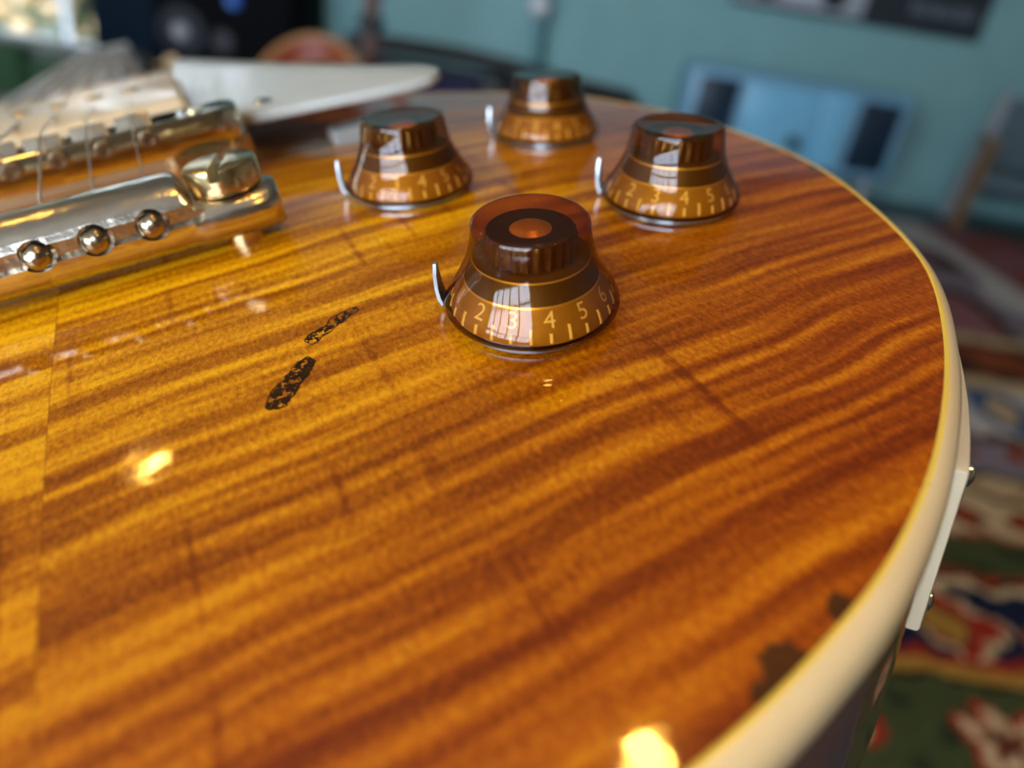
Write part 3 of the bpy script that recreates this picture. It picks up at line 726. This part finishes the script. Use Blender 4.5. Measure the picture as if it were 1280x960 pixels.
# ------------------------------------------------------------------ rug
RC, RA = Vector((2.06, 3.20)), 0.
def rug():
    dx = .0055; W_, H_ = 2.6, 2.80
    nu, nv = int(W_/dx), int(H_/dx)
    u, v = np.meshgrid(np.linspace(-W_, 0, nu), np.linspace(-H_, 0, nv))       # corner at the far right
    ca, sa = math.cos(RA), math.sin(RA)
    X = RC.x + u*ca + v*sa; Y = RC.y - u*sa + v*ca
    C = np.zeros(X.shape + (3,))
    pal = dict(green=(.050, .062, .022), dgreen=(.026, .034, .016), navy=(.010, .014, .032), red=(.27, .022, .010), rust=(.24, .060, .020), gold=(.34, .175, .030), cream=(.52, .37, .20),
               white=(.52, .48, .44), blue=(.055, .105, .19), mauve=(.28, .115, .125), brown=(.075, .032, .020), lilac=(.24, .19, .22), black=(.012, .008, .008))
    pal = {k: np.array(c) for k, c in pal.items()}
    def wob(a, f, ph): return np.sin(a*f+ph)+.5*np.sin(a*f*2.3+ph*1.7)
    jx = .005*wob(Y, 51, 1)+.003*wob(X, 87, 2); jy = .005*wob(X, 59, 3)+.003*wob(Y, 93, 4)
    x = X+jx; y = Y+jy
    def put(mask, name): C[mask] = pal[name]
    C[:] = pal['cream']
    # near field: green with fragments
    put(y < .617, 'green'); put((y < .617) & (np.sin(x*61)*np.sin(y*73) > .5), 'dgreen')
    fx = ((x-.50) % .21)-.105; fy = y-.535; d = np.hypot(fx, fy*1.2)+.012*np.sin(np.arctan2(fy, fx)*6)
    ff = y < .617; put(ff & (d < .060), 'red'); put(ff & (d < .045), 'cream'); put(ff & (d < .024), 'rust'); put(ff & (d < .012), 'black')
    # main border: navy with gold-hearted red medallions, picked out in cream
    bd = (y >= .65) & (y < .792); put(bd, 'navy')
    mx_ = ((x-.622) % .215); mx_ = np.where(mx_ > .1075, mx_-.215, mx_); my_ = y-.712
    r1 = np.abs(mx_)/.074+np.abs(my_)/.064; lob = .10*np.sin(np.arctan2(my_, mx_)*10)
    put(bd & (r1 < 1.14+lob), 'cream'); put(bd & (r1 < .98+lob), 'red'); put(bd & (np.hypot(mx_+.014, my_) < .034), 'brown'); put(bd & (np.hypot(mx_+.014, my_) < .028), 'gold')
    l2 = np.hypot(np.abs(mx_)-.1075, my_*1.2); put(bd & (l2 < .020), 'rust'); put(bd & (l2 < .011), 'blue')
    z1 = .620+.008*np.abs(((x*26) % 2)-1); put((y > z1-.012) & (y < z1+.018), 'gold'); put((y > z1+.018) & (y < z1+.034), 'red'); put(np.abs(y-z1+.012) < .005, 'black')
    z2 = .792+.006*np.abs(((x*26+.5) % 2)-1); put((y > z2-.008) & (y < z2+.006), 'cream'); put((y >= z2+.006) & (y < z2+.014), 'black'); put((y >= z2+.014) & (y < z2+.030), 'red')
    b1 = (y >= .822) & (y < .925); put(b1, 'green'); put(b1 & (np.sin(x*33)*np.sin(y*80) > .5), 'dgreen'); put((y >= .915) & (y < .928), 'rust')
    # second border: cream with red flowers on a brown vine
    b2 = (y >= .928) & (y < 1.10); put(b2, 'cream')
    vine = 1.045+.022*np.sin(x*34); put(b2 & (np.abs(y-vine) < .011), 'brown'); put(b2 & (np.abs(y-vine-.03) < .004), 'rust')
    for k in range(-12, 24):
        q = np.abs(x-k*.105-.03)/.045+np.abs(y-.968)/.034; put(b2 & (q < 1.1), 'black'); put(b2 & (q < .88), 'red'); put(b2 & (q < .25), 'rust')
    put((y >= 1.10) & (y < 1.125), 'dgreen')
    b3 = (y >= 1.125) & (y < 1.26); put(b3, 'lilac'); q = np.abs(((x+.1) % .17)-.085)/.06+np.abs(y-1.19)/.06; put(b3 & (q < 1), 'rust'); put(b3 & (q < .5), 'mauve'); put((y > 1.245) & (y < 1.275), 'brown')
    b4 = (y >= 1.275) & (y < 1.56); put(b4, 'white'); q = np.hypot(((x+.03) % .24)-.12, (y-1.40)*.8)+.02*np.sin(x*40); put(b4 & (q < .085), 'blue'); put(b4 & (q < .03), 'cream'); put(b4 & (y > 1.50), 'cream')
    put((y >= 1.56) & (y < 1.80), 'brown'); put((y >= 1.62) & (y < 1.76) & (np.sin(x*17) > .2), 'rust'); put((y >= 1.80) & (y < 1.86), 'cream')
    b5 = (y >= 1.86); put(b5, 'lilac')
    n5 = np.sin(x*13+1.3*np.sin(y*7))+np.sin(y*9+1.1*np.sin(x*8)); put(b5 & (n5 > .55), 'white'); put(b5 & (n5 < -.5), 'brown'); put(b5 & (n5 < -1.1), 'mauve')
    side = (u > -.42) & (Y > 1.9); put(side, 'mauve'); put((u > -.52) & (u < -.42) & (Y > 1.9), 'white'); put((u > -.05), 'rust'); put(side & (np.sin(v*16)*np.sin(u*19+1) > .45), 'rust')
    C *= (.78+.44*np.random.rand(*X.shape))[..., None]
    Z = .009 + .0012*np.random.rand(*X.shape)
    vs = np.stack([X, Y, Z], 2).reshape(-1, 3)
    i = np.arange(nv-1)[:, None]*nu+np.arange(nu-1)[None, :]; fs = np.stack([i, i+1, i+nu+1, i+nu], 2).reshape(-1, 4)
    me = bpy.data.meshes.new('rug'); me.vertices.add(len(vs)); me.vertices.foreach_set('co', vs.ravel())
    me.loops.add(fs.size); me.loops.foreach_set('vertex_index', fs.ravel()); me.polygons.add(len(fs))
    me.polygons.foreach_set('loop_start', np.arange(0, fs.size, 4)); me.update(calc_edges=True); me.validate()
    ca_ = me.color_attributes.new('yarn', 'FLOAT_COLOR', 'POINT')
    ca_.data.foreach_set('color', np.concatenate([C.reshape(-1, 3), np.ones((len(vs), 1))], 1).astype(np.float32).ravel())
    m = mat('rug_yarn', (1, 1, 1), .95, spec=.05, bump=.4, bscale=400); nt = m.node_tree
    a = nt.nodes.new('ShaderNodeVertexColor'); a.layer_name = 'yarn'; nt.links.new(a.outputs['Color'], nt.nodes['Principled BSDF'].inputs['Base Color'])
    me.materials.append(m); o = bpy.data.objects.new('rug', me); COL.objects.link(o)
    e = MB(); 
    def P(u_, v_, z_): return (RC.x+u_*math.cos(RA)+v_*math.sin(RA), RC.y-u_*math.sin(RA)+v_*math.cos(RA), z_)
    vv = [P(a_, b_, z_) for z_ in (0.0005, .008) for a_, b_ in ((-W_, -H_), (0, -H_), (0, 0), (-W_, 0))]
    e.add(vv, [(3, 2, 1, 0), (4, 5, 6, 7)] + [(i, (i+1) % 4, 4+(i+1) % 4, 4+i) for i in range(4)])
    e.obj('backing', mat('rug_backing', (.12, .05, .04), .9), o)
    tag(o, 'oriental wool rug in red, navy, green and cream on the floor', 'rug')
rug()

# ------------------------------------------------------------------ things along the teal wall
WY = Y1
M_pale = mat('pale_blue_enamel', (.22, .47, .64), .35, coat=.3, bscale=15)
M_pale2 = mat('pale_blue_panel', (.24, .62, .85), .3, coat=.3, bscale=10)
M_navyg = mat('dark_navy_panel', (.006, .026, .05), .4, bscale=20)
M_oak = mat('oak', (.22, .12, .045), .5, bscale=40)
M_greyf = mat('grey_fabric', (.12, .17, .19), .9, bscale=80)
M_whitew = mat('whitewashed_wood', (.42, .44, .45), .5, bscale=40)

def cabinet():
    t = empty('cabinet', (1.01, WY-.27, 0)); tag(t, 'pale blue rounded cabinet with two dark panels against the teal wall', 'cabinet')
    b = MB(); b.box(-.48, .48, -.16, .17, .13, .49); b.obj('body', M_pale, t, bevel=.035, seg=4, smooth=40)
    for s in (-1, 1):
        box('dark_panel', s*.325-.085+s*.02, s*.325+.085+s*.02, -.172, -.155, .17, .45, M_navyg, t, bevel=.004)
    box('centre_door', -.225, .09, -.172, -.155, .165, .45, M_pale2, t, bevel=.006)
    d2 = box('centre_door', .10, .215, -.182, -.155, .16, .46, M_pale2, t, bevel=.006)
    b = MB(); b.lathe([(.03, 0), (.03, .02), (.022, .026), (.003, .028)], 24, Matrix.Translation((.02, -.172, .24)) @ Matrix.Rotation(PI/2, 4, 'X')); b.obj('dial', M_navyg, t, smooth=40)
    for sx in (-1, 1):
        for sy in (-1, 1):
            b = MB(); b.lathe([(.014, 0), (.02, .135)], 14, Matrix.Translation((sx*.40, sy*.12, 0))); b.obj('leg', M_whitew, t, smooth=40)
cabinet()

def poster():
    t = empty('framed_print', (1.26, WY-.0, .92)); tag(t, 'wide dark-framed print with pale picture and black text panel hung on wall', 'picture')
    M_fr = mat('print_frame', (.045, .06, .065), .4); M_img = mat('print_paper', (.42, .45, .48), .5, bscale=9); M_bk = mat('print_black', (.018, .028, .034), .5); M_txt = mat('print_text', (.16, .20, .22), .5)
    w, h0, h1 = .56, -.19, .40
    b = MB(); b.box(-w, w, -.03, -.002, h0, h1); b.obj('backing', M_fr, t, bevel=.004)
    box('picture', -w+.012, .02, -.034, -.029, h0+.02, h1-.012, M_img, t)
    box('text_panel', .02, w-.012, -.034, -.029, h0+.02, h1-.012, M_bk, t)
    # pale car-like shape against a dark foot, and a strip of small lettering
    b = MB(); b.prism([(-.50, -.05), (-.44, .05), (-.30, .09), (-.20, .16), (-.06, .16), (-.02, .02), (-.04, -.06), (-.3, -.10)], 0, .003)
    b.xf(Matrix.Translation((0, -.034, -.03)) @ Matrix.Rotation(PI/2, 4, 'X')); b.obj('pale_shape', mat('print_white', (.72, .74, .78), .5), t)
    for q in range(2):
        b = MB(); b.lathe([(.055, 0), (.055, .002), (.02, .002)], 24, Matrix.Translation((-.42+q*.30, -.037, -.10)) @ Matrix.Rotation(PI/2, 4, 'X')); b.obj('dark_disc', M_bk, t)
    for q in range(9):
        box('letter', .22+q*.033, .22+q*.033+(.018 if q % 3 else .024), -.036, -.033, -.12, -.12+(.045 if q % 2 else .055), M_txt, t)
poster()

def armchair():
    t = empty('wooden_chair', (2.15, WY-.40, 0), 0); tag(t, 'oak armchair with grey upholstered back beside the pale blue cabinet', 'chair')
    def bar_(name, a, b_, w, m): 
        c = MB(); c.tube([a, b_], w, 4); return c.obj(name, m, t)
    bar_('back_post', (-.24, .20, 0), (-.17, .24, .56), .028, M_whitew); bar_('back_post', (.36, .20, 0), (.40, .24, .56), .028, M_whitew)
    bar_('leg', (-.34, -.10, 0), (-.34, -.10, .38), .026, M_oak); bar_('leg', (.12, -.20, 0), (.12, -.20, .34), .030, M_oak)
    bar_('armrest', (-.34, -.12, .385), (-.20, .22, .36), .022, M_oak); bar_('armrest', (.12, -.22, .345), (.40, .22, .36), .022, M_oak)
    box('backrest', -.16, .40, .19, .24, .12, .54, M_greyf, t, bevel=.015)
    b = MB(); b.prism([(-.32, -.10), (.12, -.18), (.38, .20), (-.20, .22)], .20, .25); b.obj('seat', M_greyf, t)
armchair()

def settee():
    t = empty('settee', (-.28, WY-.22, 0)); tag(t, 'low dark wooden settee with indigo cushions along the wall', 'sofa')
    M_dk = mat('dark_walnut', (.016, .010, .008), .4, bscale=30); M_ind = mat('indigo_cushion', (.030, .028, .085), .85, bscale=50)
    pts_ = [(-.74, .33), (-.5, .345), (-.2, .345), (.05, .33), (.3, .30), (.62, .275)]
    b = MB(); b.tube([(x, .12, z) for x, z in pts_], .035, 10); b.obj('back_rail', M_dk, t, smooth=50)
    box('seat_frame', -.74, .64, -.26, .14, .10, .16, M_dk, t, bevel=.01)
    box('back_panel', -.74, .64, .10, .15, .16, .285, M_dk, t)
    box('cushion', -.70, -.06, -.25, .09, .16, .27, M_ind, t, bevel=.03, seg=3); box('cushion', .03, .60, -.25, .09, .16, .25, M_ind, t, bevel=.03, seg=3)
    b = MB(); b.box(-.06, .03, -.2, .13, .1, .30); b.obj('divider', M_dk, t, bevel=.01)
    for x in (-.7, .6):
        for y in (-.22, .10): box('leg', x-.025, x+.025, y-.025, y+.025, 0, .10, M_dk, t)
settee()

def loudspeaker():
    t = empty('loudspeaker', (-1.43, WY-.30, 0)); tag(t, 'tall black loudspeaker with grey cone and blue lamp beside navy cupboard', 'speaker')
    M_b = mat('black_vinyl', (.003, .003, .004), .8, spec=.1, bscale=120)
    box('box', -.29, .29, -.22, .22, .03, 1.15, M_b, t, bevel=.015)
    def disc(name, x, z, r, m, dep=.02):
        b = MB(); b.lathe([(r, 0), (r, dep*.6), (r*.7, dep), (r*.05, dep*.9)], 28, Matrix.Translation((x, -.22, z)) @ Matrix.Rotation(PI/2, 4, 'X')); return b.obj(name, m, t, smooth=40)
    disc('woofer', -.17, .30, .10, mat('woofer_paper', (.012, .015, .021), .7)); disc('dust_cap', -.17, .30, .036, mat('dust_cap_grey', (.36, .36, .37), .4), .03)
    disc('grille', .0, .28, .05, mat('grille_grey', (.025, .025, .032), .6))
    disc('indicator_lamp', .055, .445, .030, mat('blue_lamp', (.02, .08, .3), .3, emit=(.05, .22, .8), es=.13))
    for x in (-.25, .25):
        for y in (-.18, .18): box('foot', x-.02, x+.02, y-.02, y+.02, 0, .03, M_b, t)
loudspeaker()

def cupboard():
    t = empty('cupboard', (-1.90, WY-.22, 0)); tag(t, 'dark navy painted cupboard between garden door and loudspeaker', 'cupboard')
    M_n = mat('navy_paint', (.003, .012, .024), .8, spec=.15, bscale=20)
    box('carcass', -.16, .155, -.18, .20, 0, 1.3, M_n, t, bevel=.006); box('door', -.15, .145, -.20, -.18, .05, 1.26, M_n, t, bevel=.006)
    b = MB(); b.tube([(.11, -.235, .55), (.11, -.235, .70)], .007, 10); b.tube([(.11, -.2, .56), (.11, -.235, .56)], .005, 8); b.tube([(.11, -.2, .69), (.11, -.235, .69)], .005, 8); b.obj('handle', M_nickel2, t)
cupboard()

def tub():
    t = empty('tub_chair', (-.79, 2.36, 0)); tag(t, 'burnt-orange tub chair with tan rim standing before the loudspeaker', 'chair')
    M_o = mat('orange_leather', (.26, .040, .012), .4, coat=.2, bscale=60); M_t = mat('tan_piping', (.45, .22, .08), .5, bscale=60)
    vs = []; fs = []; n = 20
    for k in range(n+1):
        a = math.radians(15 + 150*k/n); hgt = .31+.11*math.sin(PI*k/n)
        for r, z in ((.19, .10), (.19, hgt), (.15, hgt), (.15, .10)): vs.append((r*math.cos(a), r*math.sin(a)*.8, z))
    for k in range(n):
        for q in range(4): fs.append((k*4+q, k*4+(q+1) % 4, k*4+4+(q+1) % 4, k*4+4+q))
    fs += [(0, 1, 2, 3), tuple(n*4+q for q in (3, 2, 1, 0))]
    b = MB(); b.add(vs, fs); b.obj('backrest', M_o, t, smooth=50)
    b = MB(); b.tube([(.17*math.cos(math.radians(15+150*k/n)), .17*.8*math.sin(math.radians(15+150*k/n)), .315+.11*math.sin(PI*k/n)) for k in range(n+1)], .011, 8); b.obj('rim', M_t, t, smooth=50)
    b = MB(); b.lathe([(.13, .10), (.15, .14), (.15, .20), (.13, .23), (.02, .235)], 32); b.obj('seat', M_o, t, smooth=40)
    for a in (45, 135, 225, 315):
        b = MB(); b.lathe([(.012, 0), (.018, .11)], 10, Matrix.Translation((.11*math.cos(math.radians(a)), .11*math.sin(math.radians(a))*.8, 0))); b.obj('leg', M_oak, t)
tub()

def stand():
    t = empty('coat_stand', (-.742, 2.95, 0)); tag(t, 'turned brown wooden stand rising behind the orange tub chair', 'stand')
    M_w = mat('brown_turned_wood', (.16, .085, .06), .45, bscale=40); M_d = mat('dark_collar', (.03, .03, .03), .4)
    b = MB(); b.lathe([(.03, .06), (.034, .2), (.026, .30), (.040, .36), (.030, .40), (.034, .55), (.042, .7), (.03, .76), (.03, 1.5), (.012, 1.56)], 20); b.obj('post', M_w, t, smooth=50)
    b = MB(); b.lathe([(.036, .425), (.052, .44), (.052, .475), (.036, .49)], 20); b.obj('collar', M_d, t, smooth=40)
    for k in range(3):
        a = 2*PI*k/3+.3; b = MB(); b.tube([(0, 0, .12), (.11*math.cos(a), .11*math.sin(a), .09), (.2*math.cos(a), .2*math.sin(a), .018)], [.02, .02, .016], 8); b.obj('foot', M_w, t, smooth=50)
stand()

def pipe():
    t = empty('wall_pipe', (-.13, WY-.05, 0)); tag(t, 'teal painted vertical pipe with white round valve on the wall', 'pipe')
    b = MB(); b.lathe([(.030, .0), (.030, ZC)], 20); b.obj('tube', mat('pipe_teal', (.095, .26, .26), .35, bscale=10), t, smooth=40)
    b = MB(); b.lathe([(.02, 0), (.04, .01), (.052, .035), (.045, .06), (.02, .072), (.003, .074)], 24, Matrix.Translation((-.02, -.028, .60)) @ Matrix.Rotation(PI/2, 4, 'X')); b.obj('valve', mat('valve_white', (.75, .78, .78), .3), t, smooth=50)
pipe()

def green_chair():
    t = empty('green_armchair', (-2.22, 2.90, 0)); tag(t, 'bottle-green armchair in front of the garden door', 'chair')
    M_g = mat('green_velvet', (.010, .055, .012), .8, bscale=50, sheen=.2)
    box('seat', -.36, .36, -.24, .30, .08, .18, M_g, t, bevel=.04, seg=3); box('backrest', -.36, .36, -.36, -.24, .06, .245, M_g, t, bevel=.04, seg=3)
    for s in (-1, 1): box('armrest', s*.40-.06, s*.40+.06, -.32, .30, .08, .20, M_g, t, bevel=.03, seg=3)
    for x in (-.33, .33):
        for y in (-.26, .26): box('leg', x-.02, x+.02, y-.02, y+.02, 0, .085, M_oak, t)
    tb_ = empty('blue_cushion_ball')
    bpy.data.objects.remove(tb_, do_unlink=True)
green_chair()

def shrub():
    t = empty('garden_shrub', (-3.0, WY+1.0, -.02)); tag(t, 'sunlit shrub with added pale lumps as blurred light spots outside the garden door', 'shrub')
    M_l = mat('shrub_leaf', (.035, .085, .016), .5, bscale=6); M_f = mat('pale_light_blob', (.60, .40, .20), .7, bscale=9)
    vs = []; fs = []; rnd = random.Random(3)
    for k in range(16000):
        while True:
            p = Vector((rnd.uniform(-2.6, 2.6), rnd.uniform(-.45, .5), rnd.uniform(.02, 3.4)))  # extra height and width added to block sky reflections
            if (p.x/2.6)**2+(p.y/.5)**2+((p.z-1.4)/2.0)**2 < 1: break
        d = Vector((rnd.gauss(0, 1), rnd.gauss(0, 1), rnd.gauss(0, 1))).normalized(); s_ = d.orthogonal().normalized(); l = rnd.uniform(.06, .11)
        i = len(vs); vs += [p, p+d*l*.5+s_*l*.28, p+d*l, p+d*l*.5-s_*l*.28]; fs.append((i, i+1, i+2, i+3))
    o = mesh_obj('foliage', vs, fs, M_l, t); o['kind'] = 'stuff'
    b = MB()
    for k in range(9):
        a = rnd.uniform(0, 2*PI); b.tube([(rnd.uniform(-.1, .1), 0, .0), (.25*math.cos(a), .15*math.sin(a), .5), (.7*math.cos(a), .3*math.sin(a), 1.1)], [.02, .012, .005], 6)
    b.obj('stem', mat('shrub_bark', (.06, .04, .02), .9), t)
    c = MB(); c.lathe([(.004, -.04), (.03, -.02), (.042, .0), (.034, .02), (.01, .03)], 10); src = c.obj('light_blob', M_f, t, smooth=50)
    for k in range(150):  # pale lumps added to mimic blurred spots of light
        x = rnd.uniform(-1.1, 1.0); z = rnd.uniform(.0, .9)
        o = link_copy(src, 'light_blob', t, Matrix.Translation((x, -.45*math.sqrt(max(.05, 1-(x/2.6)**2-((z-1.4)/2.0)**2)), z)) @ Matrix.Scale(rnd.uniform(.8, 2.0), 4))
    bpy.data.objects.remove(src, do_unlink=True)
shrub()

# ------------------------------------------------------------------ ceiling downlights (warm)
M_bulb = mat('warm_bulb', (1, .8, .5), .5, emit=(1., .56, .10), es=95.)
M_bez = mat('downlight_bezel', (.75, .73, .68), .3, metal=.6)
h_ = ZC - CAM_Z
def lamp_seen_at(px, py):
    """where on the ceiling a lamp must hang for its glint to lie at that spot of the carved top"""
    p = on_top(px, py); nn = top_n(p.x, p.y); v = (p-CAM_G).normalized(); r = G @ (v - 2*v.dot(nn)*nn); w = g2w(p); t = (ZC-w.z)/r.z
    return w.x+r.x*t, w.y+r.y*t
LAMPS = [(*lamp_seen_at(192, 580), 'warm round ceiling downlight over the green armchair side of the room', .065),
         (*lamp_seen_at(812, 945), 'warm round ceiling downlight straight above the guitar', .055),
         (.37/.9*h_, -.24/.9*h_, 'warm round ceiling downlight between the guitar and the tall window', .055)]
for x, y, lb, r in LAMPS:
    t = empty('downlight', (x, y, ZC)); tag(t, lb, 'ceiling light')
    b = MB(); b.lathe([(r*1.35, 0), (r*1.35, -.012), (r*1.1, -.018), (r*1.02, -.006), (r*1.02, 0)], 32, cap0=False, cap1=False); b.obj('bezel', M_bez, t, smooth=40)
    b = MB(); b.lathe([(r, -.002), (r*.95, -.008), (r*.5, -.012), (.002, -.013)], 32); b.obj('bulb', M_bulb, t, smooth=50)
